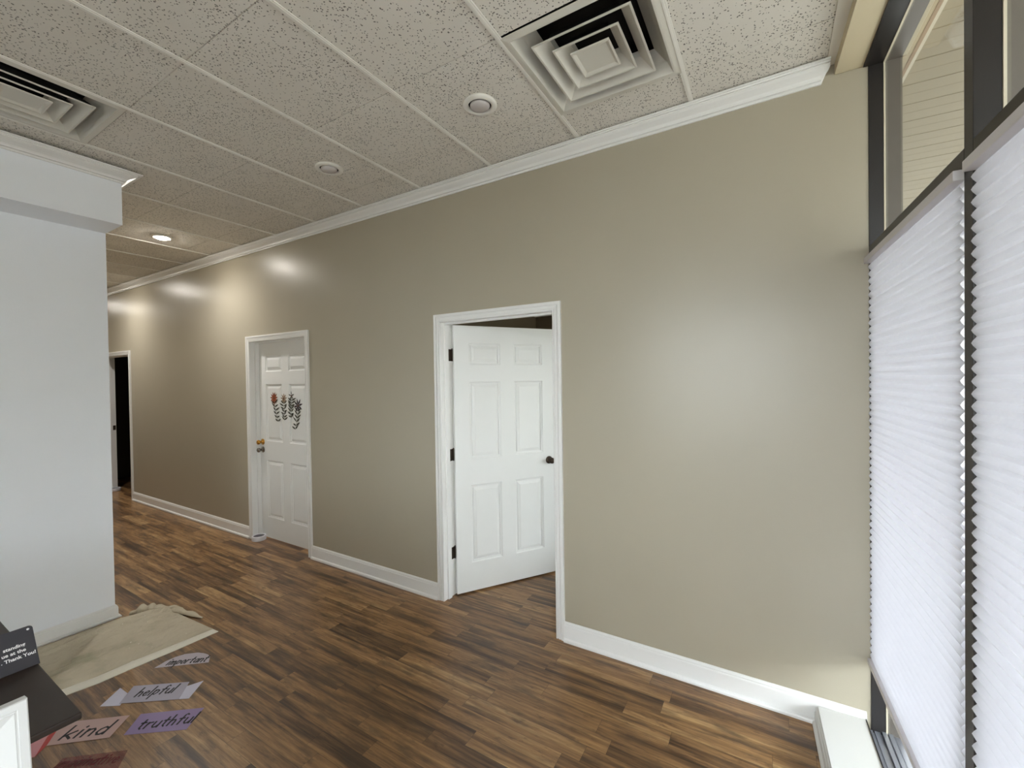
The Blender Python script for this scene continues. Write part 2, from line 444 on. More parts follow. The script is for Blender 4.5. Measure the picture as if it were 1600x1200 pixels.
def slab(w, h, th, z0=0.012):
    """six-panel door leaf, local x 0..w, y -th..0, both faces moulded"""
    mb = MB()
    st = 0.118; mu = 0.118; pw = (w - 2 * st - mu) / 2
    xb = [0, st, st + pw, st + pw + mu, w - st, w]
    zb = [z0]
    for a, b in ROWS: zb += [a, b]
    zb.append(h)
    for face in (0, 1):
        y0 = -th if face == 0 else 0.0; sg = 1 if face == 0 else -1
        for i in range(5):
            for j in range(len(zb) - 1):
                x0, x1, z0_, z1_ = xb[i], xb[i + 1], zb[j], zb[j + 1]
                if i in (1, 3) and j in (1, 3, 5):
                    loops = [(0, 0), (0.001, 0.003), (0.010, 0.0085), (0.016, 0.009), (0.0165, 0.0155), (0.0225, 0.0155), (0.023, 0.0095), (0.043, 0.0025), (0.0435, 0.001), (0.046, 0.001)]
                    rings = [[(x0 + o, y0 + sg * d, z0_ + o), (x1 - o, y0 + sg * d, z0_ + o),
                              (x1 - o, y0 + sg * d, z1_ - o), (x0 + o, y0 + sg * d, z1_ - o)] for o, d in loops]
                    mb.loft(rings, True, False)
                    mb.face(rings[-1])
                else:
                    mb.face([(x0, y0, z0_), (x1, y0, z0_), (x1, y0, z1_), (x0, y0, z1_)])
    z0 = zb[0]
    for x in (0, w): mb.face([(x, -th, z0), (x, 0, z0), (x, 0, h), (x, -th, h)])
    for z in (z0, h): mb.face([(0, -th, z), (w, -th, z), (w, 0, z), (0, 0, z)])
    bmesh.ops.remove_doubles(mb.bm, verts=mb.bm.verts[:], dist=1e-5)
    return mb
def knob(parent, x, y, z, mat, sgn=-1, r=0.024, name='knob', label=None):
    prof = [(0.031, 0), (0.031, 0.004), (0.026, 0.008), (0.013, 0.010), (0.011, 0.026), (r * 0.8, 0.034), (r, 0.044), (r * 0.95, 0.054), (r * 0.6, 0.061), (0.003, 0.063)]
    return MB().lathe([(a, sgn * b) for a, b in prof], (x, y, z), 'Y').build(name, parent, mat, label=label)

# open door
d1 = empty('door_1', (0, 0, 0), label='open white six-panel door in the right-hand doorway', cat='door', kind='structure')
casing(*D1).build('door_casing', d1, M['trim'])
casing(*D1, yw=WT, sgn=1).build('door_casing', d1, M['trim'])
jamb(*D1, (0.030, 0.068)).build('door_jamb', d1, M['trim'])
leaf = slab(0.868, 2.022, 0.035).build('door_leaf', d1, M['door'])
leaf.location = (D1[0] + 0.004, 0.121, 0); leaf.rotation_euler = (0, 0, math.radians(56.5))
def hinge(parent, z, label='dark bronze hinge'):
    mb = MB()
    x, y = D1[0], 0.121
    mb.box(x + 0.0003, x + 0.003, y - 0.062, y - 0.012, z - 0.044, z + 0.044)
    mb.lathe([(0.0065, -0.045), (0.0065, 0.045)], (x + 0.006, y - 0.006, z), 'Z', 16)
    mb.lathe([(0.004, 0.045), (0.005, 0.049), (0.001, 0.052)], (x + 0.006, y - 0.006, z), 'Z', 12)
    return mb.build('hinge', parent, M['hinge'], label=label)
for z in (1.80, 1.055, 0.32): hinge(d1, z)
knob(leaf, 0.805, -0.035, 0.945, M['hinge'], label='dark bronze knob')
knob(leaf, 0.805, 0.0, 0.945, M['hinge'], sgn=1)

# closed flowered door
d2 = empty('door_2', (0, 0, 0), label='closed white six-panel door with flower stickers', cat='door', kind='structure')
casing(*D2).build('door_casing', d2, M['trim'])
jamb(*D2, (0.045, 0.083)).build('door_jamb', d2, M['trim'])
leaf2 = slab(0.923, 2.022, 0.035).build('door_leaf', d2, M['door'])
leaf2.location = (D2[0] + 0.003, 0.119, 0)
knob(leaf2, 0.050, -0.035, 0.999, M['brass'], name='deadbolt_knob', label='polished brass knob')
knob(leaf2, 0.050, -0.035, 0.918, M['steel'], label='steel door knob below the brass one')

# dark doorway at the far left
d3 = empty('door_3', (0, 0, 0), label='white framed doorway open to a dark room at the far left', cat='doorway', kind='structure')
casing(*D3).build('door_casing', d3, M['trim'])
jamb(*D3, (0.045, 0.083)).build('door_jamb', d3, M['trim'])
MB().box(D3[0] + 0.0005, D3[0] + 0.004, 0.086, 0.118, 0.92, 0.99).build('strike_plate', d3, M['hinge'], label='dark strike plate')

def door_bumper(x, y, r, label):
    t = empty('door_bumper', (x, y, 0), label=label, cat='door bumper', group='white bumpers at the door frames')
    MB().lathe([(r * 0.96, 0.0), (r, 0.004), (r, 0.040), (r * 0.97, 0.046), (r * 0.80, 0.046), (r * 0.78, 0.036)], (0, 0, 0), 'Z', 40).build('cup', t, M['white_plastic'])
    MB().lathe([(r * 0.775, 0.037), (r * 0.775, 0.040), (r * 0.5, 0.043), (0.002, 0.043)], (0, 0, 0), 'Z', 40).build('pad', t, M['grey_foam'], label='dark grey pad set in the cup')
    return t
door_bumper(-4.517, 0.012, 0.066, 'white round bumper on the floor against the flowered door frame')
door_bumper(-8.560, 0.070, 0.066, 'white round bumper on the floor in the dark doorway')

# rooms behind the wall
def shell(x0, x1, y0, y1, mat, names, lbl):
    parts = [(x0 - 0.1, x0, y0, y1), (x1, x1 + 0.1, y0, y1), (x0 - 0.1, x1 + 0.1, y1, y1 + 0.1)]
    for nm, lb, p in zip(names, lbl, parts):
        if nm: structure(nm, MB().box(*p, 0, H + 0.16), mat, lb)
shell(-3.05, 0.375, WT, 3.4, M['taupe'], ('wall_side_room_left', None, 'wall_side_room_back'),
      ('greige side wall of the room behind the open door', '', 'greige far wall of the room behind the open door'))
shell(-9.6, -6.9, WT, 3.2, M['dark_room'], ('wall_dark_room_left', 'wall_dark_room_right', 'wall_dark_room_back'),
      ('side wall of the dark room left', 'side wall of the dark room right', 'far wall of the dark room'))
structure('ceiling_side_rooms', MB().box(-11.2, 0.375, WT + 0.001, 4.0, 2.55, 2.62), M['tee'], 'flat white ceiling of the rooms behind the wall', 'ceiling')

# ------------------------------------------------------------------ storefront windows (frame turned 2.6 degrees off square)
WA = 0.045
WO = (0.375, 0.0, 0.0)
ZH = 2.955
def win_empty(name, label):
    return empty(name, WO, WA, label=label, cat='window', kind='structure')
def member(e, name, y0, y1, z0, z1, mat_in, outer=True, n1=0.05, label=None):
    """vertical frame member: dark room side, pale gasket, grey outer half"""
    MB().box(0.0, n1, y0, y1, z0, z1).build(name, e, mat_in, 0.0015, label=label)
    if outer:
        MB().box(n1 + 0.0002, n1 + 0.006, y0 - 0.003, y1 + 0.003, z0, z1).build('glazing_gasket', e, M['gasket'])
        MB().box(n1 + 0.0062, 0.112, y0, y1, z0, z1).build('outer_frame', e, M['alum'])  # outer half in a lighter grey than the room side
def bay(idx, ya, yb, left_jamb, label):
    """ya > yb, local y; glass at 0.055"""
    e = win_empty('window_%d' % idx, label)
    if left_jamb: member(e, 'jamb', ya - 0.006, ya + 0.05, 0.0, ZH + 0.04, M['bronze'])
    member(e, 'mullion', yb - 0.048, yb, 0.0, ZH + 0.04, M['bronze'])
    y1 = ya - (0.006 if left_jamb else 0)
    MB().box(0.0, 0.05, yb, y1, 2.118, 2.172).build('transom', e, M['bronze'], 0.0015)
    MB().box(0.056, 0.112, yb, y1, 2.118, 2.172).build('outer_transom', e, M['alum'])
    MB().box(-0.018, 0.05, yb, y1, ZH - 0.006, ZH + 0.04).build('head', e, M['bronze'])
    MB().box(0.0502, 0.058, yb, y1, ZH - 0.009, ZH + 0.04).build('glazing_gasket', e, M['gasket'])
    MB().box(0.0582, 0.112, yb, y1, ZH - 0.006, ZH + 0.04).build('outer_head', e, M['alum'])
    sb = MB()
    sb.box(-0.018, 0.112, yb, y1, 0.0, 0.036)
    for a, b, z in ((-0.018, 0.004, 0.046), (0.010, 0.030, 0.046), (0.036, 0.052, 0.052), (0.058, 0.074, 0.052), (0.080, 0.112, 0.044)):
        sb.box(a, b, yb, y1, 0.036, z)
    sb.build('window_sill', e, M['silver'])
    for z0, z1 in ((0.05, 2.118), (2.172, ZH - 0.006)):
        MB().box(0.0535, 0.0565, yb, y1, z0, z1).build('glass_pane', e, M['glass'])
    return e
PITCH = 0.971
bay(1, 0.0, -0.923, True, 'dark framed storefront window with blind in the corner by the greige wall')
bay(2, -0.971, -1.894, False, 'dark framed storefront window at the right edge, second from the corner')
for k in range(2, 4):  # unseen bays, added without blinds to brighten the room
    bay(k + 1, -PITCH * k, -PITCH * k - 0.923, False, 'unseen dark framed storefront window added without blind for daylight, number %d from the corner' % (k + 1))
structure('wall_right', MB().box(-0.02, 0.12, -4.95, -PITCH * 4, 0.0, H + 0.16), M['beige'], 'greige wall at the end of the storefront', loc=WO, rotz=WA)
structure('trim_4', MB().mat(M['header']).box(-0.118, 0.130, -6.4, 0.0, ZH + 0.001, H + 0.05), None,
          'cream header board between the ceiling tiles and the window heads', 'header', loc=WO, rotz=WA)
structure('wall_window_head', MB().box(0.0, 0.13, -6.4, 0.06, ZH + 0.051, H + 0.4), M['board'], 'wall above the storefront heads', loc=WO, rotz=WA)
# side room window wall
sr = empty('window_7', (0.375, 0, 0), 0.0, label='bright window of the room behind the open door', cat='window', kind='structure')
for y in (WT, 1.25, 2.4, 3.34): MB().box(0.0, 0.10, y, y + 0.06, 0, 2.62).build('mullion', sr, M['bronze'])
for z0, z1 in ((0, 0.75), (2.15, 2.62)): MB().box(0.0, 0.10, WT, 3.4, z0, z1).build('frame_rail', sr, M['bronze'])
MB().box(0.0535, 0.0565, WT, 3.4, 0.75, 2.15).build('glass_pane', sr, M['glass'])

fr = empty('window_8', (0, -4.775, 0), 0.0, label='unseen clear window added behind the reception desk to light the room', cat='window', kind='structure')  # unseen window added to light the greige wall from behind the camera
for x in (-1.60, -0.65, 0.30): MB().box(x, x + 0.05, -0.05, 0.05, 0.60, 2.60).build('mullion', fr, M['bronze'])
for z0, z1 in ((0.60, 0.65), (2.55, 2.60)): MB().box(-1.60, 0.35, -0.05, 0.05, z0, z1).build('frame_rail', fr, M['bronze'])
MB().box(-1.60, 0.35, -0.0015, 0.0015, 0.65, 2.55).build('glass_pane', fr, M['glass'])

# low white ledge
def ledge():
    e = empty('trim_5', WO, WA, label='low white boxed ledge under the storefront window', cat='ledge', kind='structure')
    mb = MB(); y0, y1 = -3.85, -0.012
    mb.box(-0.196, -0.0205, y0, y1, 0.0, 0.0885); mb.build('ledge_box', e, M['ledge'], 0.002)
    mb = MB()
    pr = [(0.0, 0.0), (0.020, 0.0), (0.020, 0.010), (0.014, 0.016), (0.010, 0.018), (0.010, 0.060), (0.006, 0.064), (0.006, 0.078), (0.003, 0.084), (0, 0.086)]
    mb.loft([[(-0.197 - d, y0, z) for d, z in pr], [(-0.197 - d, y1 - 0.003, z) for d, z in pr]]); mb.build('ledge_moulding', e, M['ledge'])
    MB().box(-0.0204, -0.0182, y0, y1, 0.0, 0.092).build('sealant_strip', e, M['bronze'], label='black sealant strip')
    return e
ledge()

# ------------------------------------------------------------------ cellular blinds
def blind(ya, yb, label):
    e = empty('cellular_blind', WO, WA, label=label, cat='window blind', group='white cellular blinds on the storefront')
    nF, nC, nB = -0.006, 0.004, 0.030
    zt, zb, pitch = 2.096, 0.366, 0.0305
    MB().box(-0.020, 0.034, yb + 0.002, ya - 0.002, zt, zt + 0.026).build('head_rail', e, M['rail'], 0.002)
    MB().box(-0.014, 0.036, yb + 0.004, ya - 0.004, zb - 0.022, zb).build('bottom_rail', e, M['rail'], 0.002)
    mb = MB(); n = int(round((zt - zb) / pitch)); p = (zt - zb) / n
    y0, y1 = yb + 0.006, ya - 0.006
    front, back = [], []
    for k in range(n):
        z = zb + k * p
        front += [(nC, z), (nC - 0.0065, z + p * 0.28), (nF, z + p * 0.5), (nC - 0.0065, z + p * 0.72)]
        back += [(nB - 0.010, z), (nB - 0.0015, z + p * 0.3), (nB, z + p * 0.5), (nB - 0.0015, z + p * 0.7)]
    front.append((nC, zt)); back.append((nB - 0.010, zt))
    for prof in (front, back):
        mb.loft([[(a, y0, z) for a, z in prof], [(a, y1, z) for a, z in prof]], closed=False, caps=False)
    for k in range(n):     # the glue line that closes each cell
        z = zb + k * p
        mb.face([(nC, y0, z), (nB - 0.010, y0, z), (nB - 0.010, y1, z), (nC, y1, z)])
    mb.build('pleated_fabric', e, M['fabric'])
    return e
blind(-0.006, -0.923, 'white cellular blind filling the first window beside the greige wall')
blind(-0.971, -1.894, 'white cellular blind at the right edge, nearest the camera')

# ------------------------------------------------------------------ porch outside
def porch():
    e = empty('porch_roof', WO, WA, label='beige panelled porch ceiling seen through the upper windows', cat='porch ceiling', kind='structure')
    mb = MB(); z = 3.03; y = -7.0
    p = 0.2
    while y < 6.0:
        yy = y + 0.0
        prof = [(yy, z), (yy + 0.004, z + 0.010), (yy + 0.008, z), (yy + 0.098, z), (yy + 0.100, z + 0.0012), (yy + 0.104, z), (yy + p, z)]
        mb.loft([[(0.190, a, b) for a, b in prof], [(3.4, a, b) for a, b in prof]], closed=False, caps=False)
        y += p
    mb.mat(M['soffit']); mb.mats = [M['soffit']]
    mb.box(0.13, 3.4, -7.0, 6.0, z + 0.05, z + 0.12)
    mb.build('soffit_panels', e, M['soffit'])
    MB().box(0.131, 0.158, -7.0, 6.0, 2.985, 3.06).build('soffit_trim', e, M['board'])
    MB().box(0.158, 0.172, -7.0, 6.0, 2.983, 3.06).build('soffit_edge', e, M['tan'], label='brown trim edge')
    MB().box(0.172, 0.192, -7.0, 6.0, 2.998, 3.06).build('channel', e, M['gasket'])
    MB().box(3.4, 3.55, -7.0, 6.0, 2.62, 3.15).build('eave_shade_beam', e, M['board'])  # unseen eave, set far out and low to cut sky light on the windows
porch()
structure('sky_block_across', MB().box(13.0, 20.0, -30, 30, -0.12, 3.6), M['concrete'], 'unseen pale block added across the pavement to cut low sky light')  # added out of view, holds back low sky light from the storefront
structure('ground_outside', MB().box(-30, 40, -40, 30, -0.25, -0.125), M['concrete'], 'pale pavement outside the storefront', 'pavement')

# ------------------------------------------------------------------ ceiling vents
def vent(cx, cy, label):
    t = empty('ceiling_vent', (cx, cy, H), label=label, cat='air vent', group='square ceiling air diffusers')
    def sq(s, z): return [(-s, -s, z), (s, -s, z), (s, s, z), (-s, s, z)]
    hs = TILE / 2 - 0.004
    MB().loft([sq(hs, 0.004), sq(hs, 0.0), sq(hs - 0.022, -0.004), sq(hs - 0.030, -0.004), sq(hs - 0.055, 0.040), sq(hs - 0.090, 0.085), sq(hs - 0.10, 0.085),
               sq(hs - 0.06, 0.042)], True, False).build('face_frame', t, M['vent'])
    for s in (0.207, 0.141):
        MB().mat(M['vent']).loft([sq(s, -0.006), sq(s, -0.011), sq(s - 0.007, -0.011), sq(s - 0.013, -0.004), sq(s - 0.055, 0.040), sq(s - 0.062, 0.062)], True, False).mat(M['duct']).loft([sq(s - 0.061, 0.062), sq(s - 0.054, 0.042), sq(s - 0.010, 0.002), sq(s - 0.0005, -0.006)], True, False).build('louvre_ring', t)
    MB().loft([sq(0.084, -0.004), sq(0.084, -0.010), sq(0.078, -0.011), sq(0.072, -0.008), sq(0.040, 0.010), sq(0.036, 0.011)], True, True).build('centre_plate', t, M['vent'])
    MB().lathe([(0.006, 0.011), (0.006, 0.008), (0.001, 0.007)], (0, 0, 0), 'Z', 12).build('screw', t, M['vent'])
    MB().loft([sq(hs - 0.02, 0.02), sq(hs - 0.02, 0.15), sq(0.001, 0.15)], True, False).build('duct_box', t, M['duct'], label='black duct behind the louvres')
    return t
vent(GX - TILE / 2, GY - TILE / 2, 'square white ceiling vent over the right doorway wall near the windows')
vent(GX - 4.5 * TILE, GY - 2.5 * TILE, 'square ceiling vent beside the white bulkhead at upper left')

# ------------------------------------------------------------------ recessed ceiling lights
def downlight(x, y, lit, label, cat='recessed light'):
    t = empty('recessed_light', (x, y, H), label=label, cat=cat, group='recessed ceiling lights')
    o = 0.007
    MB().lathe([(0.086, o), (0.086, -0.001), (0.083, -0.004), (0.068, -0.007), (0.060, -0.006), (0.058, 0.000), (0.058, o)], (0, 0, 0), 'Z', 48).build('trim_ring', t, M['tee'])
    MB().lathe([(0.0575, o - 0.003), (0.050, o - 0.003)], (0, 0, 0), 'Z', 40).build('baffle', t, M['duct'], label='dark gap around the lamp')
    tilt = Matrix.Rotation(math.radians(0 if lit else 6), 4, 'X')
    MB().lathe([(0.0505, o - 0.002), (0.0505, -0.005), (0.046, -0.012), (0.030, -0.018), (0.012, -0.020), (0.001, -0.020)], (0, 0, 0), 'Z', 40, xf=tilt).build(
        'lamp', t, M['bulb_on'] if lit else M['bulb_off'], label='glowing lamp face' if lit else 'unlit frosted lamp face')
    if lit:
        L = bpy.data.lights.new('lamp_beam', 'SPOT'); L.energy = 34; L.color = (1.0, 0.99, 0.96)
        L.spot_size = math.radians(158); L.spot_blend = 1.0; L.shadow_soft_size = 0.045
        lo = bpy.data.objects.new('lamp_beam', L); COL.objects.link(lo); lo.parent = t; lo.location = (0, 0, -0.03)
    return t
downlight(-1.252, -0.609, False, 'unlit recessed ceiling light next to the vent, nearest the windows')
downlight(-2.460, -0.600, False, 'unlit recessed ceiling light further left, midway along the ceiling')
downlight(-4.930, -0.602, True, 'lit recessed ceiling light glowing over the hall')
downlight(-7.370, -0.602, True, 'lit recessed ceiling light deep in the hall behind the bulkhead')
downlight(-9.810, -0.602, True, 'lit recessed ceiling light at the far hall end')

# ------------------------------------------------------------------ flower stickers on the closed door
FY = 0.119 - 0.035 - 0.0012
def sticker(name, x, z, label, petals, pr, pm, leaves, lean, length):
    t = empty(name, (x, FY, z), label=label, cat='flower sticker', group='pressed flower stickers on the closed door')
    rnd = random.Random(int(x * 1000) & 0xffff)
    def leafshape(mb, bx, bz, ang, ln, wd):
        d = Vector((math.cos(ang), math.sin(ang))); n = Vector((-d.y, d.x)); pts = []
        for u, wv in ((0, 0.05), (0.25, 0.8), (0.5, 1), (0.78, 0.6), (1, 0.05)): pts.append((u, wv))
        loop = [(bx + d.x * ln * u + n.x * wd * wv, bz + d.y * ln * u + n.y * wd * wv) for u, wv in pts]
        loop += [(bx + d.x * ln * u - n.x * wd * wv, bz + d.y * ln * u - n.y * wd * wv) for u, wv in pts[::-1]]
        mb.loft([[(a, 0, b) for a, b in loop], [(a, -0.0007, b) for a, b in loop]])
    mb = MB()
    for k in range(petals):
        a = 2 * math.pi * (k + 0.3) / petals
        leafshape(mb, 0.006 * math.cos(a), 0.006 * math.sin(a), a, pr * rnd.uniform(0.85, 1.0), pr * 0.13)
    mb.build('petals', t, pm)
    MB().lathe([(0.010, -0.0008), (0.010, -0.0016), (0.001, -0.0018)], (0, 0, 0), 'Y', 14).build('flower_centre', t, M['yolk'])
    mb = MB()
    n = 10
    path = [(lean * (k / n) ** 1.6, -length * k / n) for k in range(n + 1)]
    for (a, b), (c, d) in zip(path[:-1], path[1:]):
        mb.loft([[(a - 0.0014, q, b), (a + 0.0014, q, b), (c + 0.0014, q, d), (c - 0.0014, q, d)] for q in (0, -0.0005)])
    mb.build('stem', t, M['stem'])
    mb = MB()
    for k in range(leaves):
        u = 0.22 + 0.76 * k / (leaves - 1)
        px = lean * u ** 1.6; pz = -length * u
        for sgn in (-1, 1):
            ang = math.radians((-90 if lean >= 0 else -90) + sgn * rnd.uniform(105, 135))
            leafshape(mb, px, pz, ang, rnd.uniform(0.055, 0.088) * (1.1 - 0.35 * u), 0.0085)
    mb.build('leaves', t, M['leaf'] if petals == 6 else M['stem'])
sticker('flower_sticker', -4.318, 1.455, 'rust red daisy sticker, leftmost of the flowers on the closed door', 11, 0.066, M['petal_red'], 6, 0.062, 0.235)
sticker('flower_sticker', -4.147, 1.452, 'small tan flower sticker on the closed door beside the red daisy', 9, 0.050, M['petal_tan'], 7, 0.004, 0.215)
sticker('flower_sticker', -4.020, 1.482, 'slim dark bud flower sticker on the closed door, third from left', 5, 0.044, M['stem'], 7, -0.012, 0.215)
sticker('flower_sticker', -3.915, 1.388, 'dark plum flower sticker, rightmost and lowest on the closed door', 8, 0.070, M['petal_dark'], 6, -0.050, 0.235)

# ------------------------------------------------------------------ drop cloth
def drop_cloth():
    out = [(-3.895, -2.05), (-3.875, -1.60), (-3.865, -1.262), (-3.78, -1.10), (-3.617, -1.035), (-3.35, -1.03), (-3.095, -1.034),
           (-3.10, -1.17), (-3.101, -1.299), (-3.112, -1.42), (-3.124, -1.506), (-3.126, -1.612), (-3.156, -1.72), (-3.20, -1.90), (-3.22, -2.05)]
    t = empty('drop_cloth', (0, 0, 0), label='stained beige canvas drop cloth folded on the floor by the white wall', cat='drop cloth')
    # sheet as a grid between the wall side edge and the room side edge
    def edge(pts, u):
        n = len(pts) - 1; f = u * n; i = min(int(f), n - 1); k = f - i
        return Vector(pts[i]).lerp(Vector(pts[i + 1]), k)
    A = [(-3.872, -2.05), (-3.872, -1.75), (-3.866, -1.50), (-3.855, -1.285), (-3.79, -1.16), (-3.66, -1.07)]
    B = [(-3.22, -2.05), (-3.16, -1.74), (-3.125, -1.60), (-3.118, -1.46), (-3.098, -1.25), (-3.085, -1.03)]
    def sheet(lift, u0, u1, v0, v1, mat, name, seed, amp):
        rnd = random.Random(seed); ph = [rnd.uniform(0, 6) for _ in range(4)]
        nu, nv = 60, 60; mb = MB(); top, bot = [], []
        for i in range(nu + 1):
            r, b = [], []
            for j in range(nv + 1):
                u, v = u0 + (u1 - u0) * i / nu, v0 + (v1 - v0) * j / nv
                p = edge(A, u).lerp(edge(B, u), v)
                wv = 0.5 + 0.5 * math.sin(v * 34 + 2.2 * math.sin(u * 5 + ph[0]) + ph[1])
                w2 = 0.5 + 0.5 * math.sin(v * 13 + u * 6 + ph[2])
                w3 = math.exp(-((v - 0.10 - 0.05 * math.sin(u * 4)) / 0.035) ** 2) + 0.8 * math.exp(-((v - 0.22 - 0.03 * math.sin(u * 7 + 1)) / 0.025) ** 2)
                z = lift + amp * (0.35 * wv ** 3 + 0.45 * w2) + amp * 1.7 * w3
                d1 = abs(v - 0.45 - 0.16 * u + 0.03 * math.sin(u * 9)) / 0.012; d2 = abs(v - 0.72 + 0.10 * u) / 0.016; d3 = abs(v - 0.33 - 0.05 * math.sin(3 * u)) / 0.010
                z += amp * (0.9 * math.exp(-d1 * d1) * (0.3 + 0.7 * math.sin(u * 3.0) ** 2) + 0.7 * math.exp(-d2 * d2) + 0.8 * math.exp(-d3 * d3) * (u > 0.35) * min(1, (u - 0.35) * 4))
                e = min(1, min(v - v0, v1 - v, (u1 - u) * 1.2) * 18 + 0.15)
                r.append((p.x, p.y, 0.003 + z * e)); b.append((p.x, p.y, 0.0005))
            top.append(r); bot.append(b)
        V = [[mb.bm.verts.new(q) for q in r] for r in top]; Wv = [[mb.bm.verts.new(q) for q in r] for r in bot]
        for i in range(nu):
            for j in range(nv):
                f = mb.bm.faces.new((V[i][j], V[i + 1][j], V[i + 1][j + 1], V[i][j + 1])); f.smooth = True
                mb.bm.faces.new((Wv[i][j], Wv[i][j + 1], Wv[i + 1][j + 1], Wv[i + 1][j]))
        for i in range(nu):
            for j in (0, nv): mb.bm.faces.new((V[i][j], V[i + 1][j], Wv[i + 1][j], Wv[i][j]))
        for j in range(nv):
            for i in (0, nu): mb.bm.faces.new((V[i][j], V[i][j + 1], Wv[i][j + 1], Wv[i][j]))
        mb.build(name, t, mat)
    sheet(0.010, 0, 1, 0, 0.90, M['canvas'], 'cloth_sheet', 3, 0.013)
    sheet(0.005, 0, 1, 0.89, 1.0, M['canvas_hem'], 'hem', 5, 0.006)
    # rolled-over folds at the hall end
    rnd = random.Random(2)
    for k, (x0, y0, x1, y1, r) in enumerate([(-3.86, -1.20, -3.62, -1.015, 0.020), (-3.76, -1.09, -3.36, -1.005, 0.017), (-3.86, -1.235, -3.74, -1.10, 0.030)]):
        mb = MB(); rings = []; n = 18
        for i in range(n + 1):
            s = i / n; c = Vector((x0 + (x1 - x0) * s, y0 + (y1 - y0) * s, 0)); d = Vector((x1 - x0, y1 - y0, 0)).normalized(); nn = Vector((-d.y, d.x, 0))
            rr = r * (0.25 + 0.75 * math.sin(math.pi * min(1, max(0.03, s * 0.94 + 0.03)))) * (1 + 0.22 * math.sin(s * 17 + k))
            rings.append([c + nn * (rr * 1.3 * math.cos(a)) + Vector((0, 0, rr * 0.9 * math.sin(a) + rr * 0.9 + 0.001)) for a in [2 * math.pi * q / 14 for q in range(14)]])
        mb.loft(rings, True, True, True); mb.build('fold', t, M['canvas'])
drop_cloth()

# ------------------------------------------------------------------ word stickers on the floor
GL = {
 'i': (0.16, [[(0.05, 1), (0.0, 0)], [(0.10, 1.38), (0.14, 1.46)]]),
 'k': (0.66, [[(0.05, 1.8), (0, 0)], [(0.62, 0.98), (0.03, 0.38)], [(0.18, 0.52), (0.62, 0)]]),
 'n': (0.58, [[(0.04, 1), (0, 0)], [(0.02, 0.6), (0.2, 0.93), (0.42, 0.97), (0.54, 0.75), (0.52, 0)]]),
 'd': (0.62, [[(0.55, 0.8), (0.32, 1), (0.08, 0.75), (0, 0.38), (0.14, 0.04), (0.34, 0.02), (0.54, 0.3)], [(0.64, 1.8), (0.55, 0)]]),
 't': (0.46, [[(0.24, 1.55), (0.2, 0.18), (0.36, 0.0)], [(0, 1.02), (0.48, 1.06)]]),
 'r': (0.46, [[(0.04, 1), (0, 0)], [(0.02, 0.58), (0.18, 0.92), (0.46, 0.96)]]),
 'u': (0.60, [[(0.02, 1), (0, 0.28), (0.16, 0.02), (0.36, 0.08), (0.55, 0.4)], [(0.58, 1), (0.55, 0)]]),
 'h': (0.56, [[(0.05, 1.8), (0, 0)], [(0.02, 0.6), (0.2, 0.93), (0.42, 0.92), (0.5, 0.7), (0.5, 0)]]),
 'f': (0.50, [[(0.60, 1.6), (0.46, 1.78), (0.30, 1.6), (0.2, 0)], [(0.02, 0.98), (0.48, 1.02)]]),
 'l': (0.14, [[(0.06, 1.8), (0, 0)]]),
 'e': (0.52, [[(0.05, 0.5), (0.48, 0.58), (0.44, 0.86), (0.25, 1), (0.06, 0.75), (0, 0.4), (0.18, 0.03), (0.48, 0.15)]]),
 'p': (0.54, [[(0.05, 1), (-0.06, -0.75)], [(0.03, 0.7), (0.25, 1), (0.5, 0.84), (0.5, 0.4), (0.28, 0.06), (0.0, 0.25)]]),
 'm': (0.86, [[(0.03, 1), (0, 0)], [(0.02, 0.6), (0.18, 0.95), (0.36, 0.9), (0.4, 0)], [(0.4, 0.6), (0.58, 0.95), (0.76, 0.9), (0.8, 0)]]),
 'o': (0.54, [[(0.27, 1), (0.05, 0.75), (0.02, 0.35), (0.22, 0), (0.45, 0.2), (0.52, 0.6), (0.42, 0.92), (0.27, 1)]]),
 'a': (0.58, [[(0.52, 0.8), (0.3, 1), (0.07, 0.75), (0, 0.35), (0.16, 0.02), (0.36, 0.08), (0.52, 0.4)], [(0.55, 1), (0.54, 0)]]),
 'g': (0.58, [[(0.52, 0.8), (0.3, 1), (0.07, 0.75), (0, 0.35), (0.16, 0.02), (0.36, 0.08), (0.52, 0.4)], [(0.55, 1), (0.5, -0.5), (0.3, -0.72), (0.05, -0.6)]]),
 'v': (0.52, [[(0, 1), (0.22, 0), (0.52, 1)]]),
}
def lettering(parent, word, p0, p1, xh, mat, z=0.0022, wid=0.23, slant=0.10):
    d = Vector((p1[0] - p0[0], p1[1] - p0[1])); total = d.length; d.normalize(); up = Vector((-d.y, d.x))
    adv = sum(GL[c][0] for c in word) + 0.26 * (len(word) - 1)
    sx_ = total / adv; mb = MB(); u = 0.0
    def pt(a, b): 
        q = Vector(p0) + d * (a * sx_ + slant * b * xh) + up * (b * xh); return q
    for ch in word:
        wdt, strokes = GL[ch]
        for st in strokes:
            P = [pt(u + a, b) for a, b in st]
            hw = wid * xh * 0.5
            L, Rr = [], []
            for i, q in enumerate(P):
                t = (P[min(i + 1, len(P) - 1)] - P[max(i - 1, 0)]).normalized(); nn = Vector((-t.y, t.x)) * hw
                ex = t * (hw * 0.7) * (-1 if i == 0 else 1 if i == len(P) - 1 else 0)
                L.append(q + nn + ex); Rr.append(q - nn + ex)
            for i in range(len(P) - 1):
                mb.loft([[(v.x, v.y, zz) for v in (L[i], L[i + 1], Rr[i + 1], Rr[i])] for zz in (z, z + 0.0003)])
        u += wdt + 0.26
    mb.build('lettering', parent, mat, label='handwritten word ' + word)
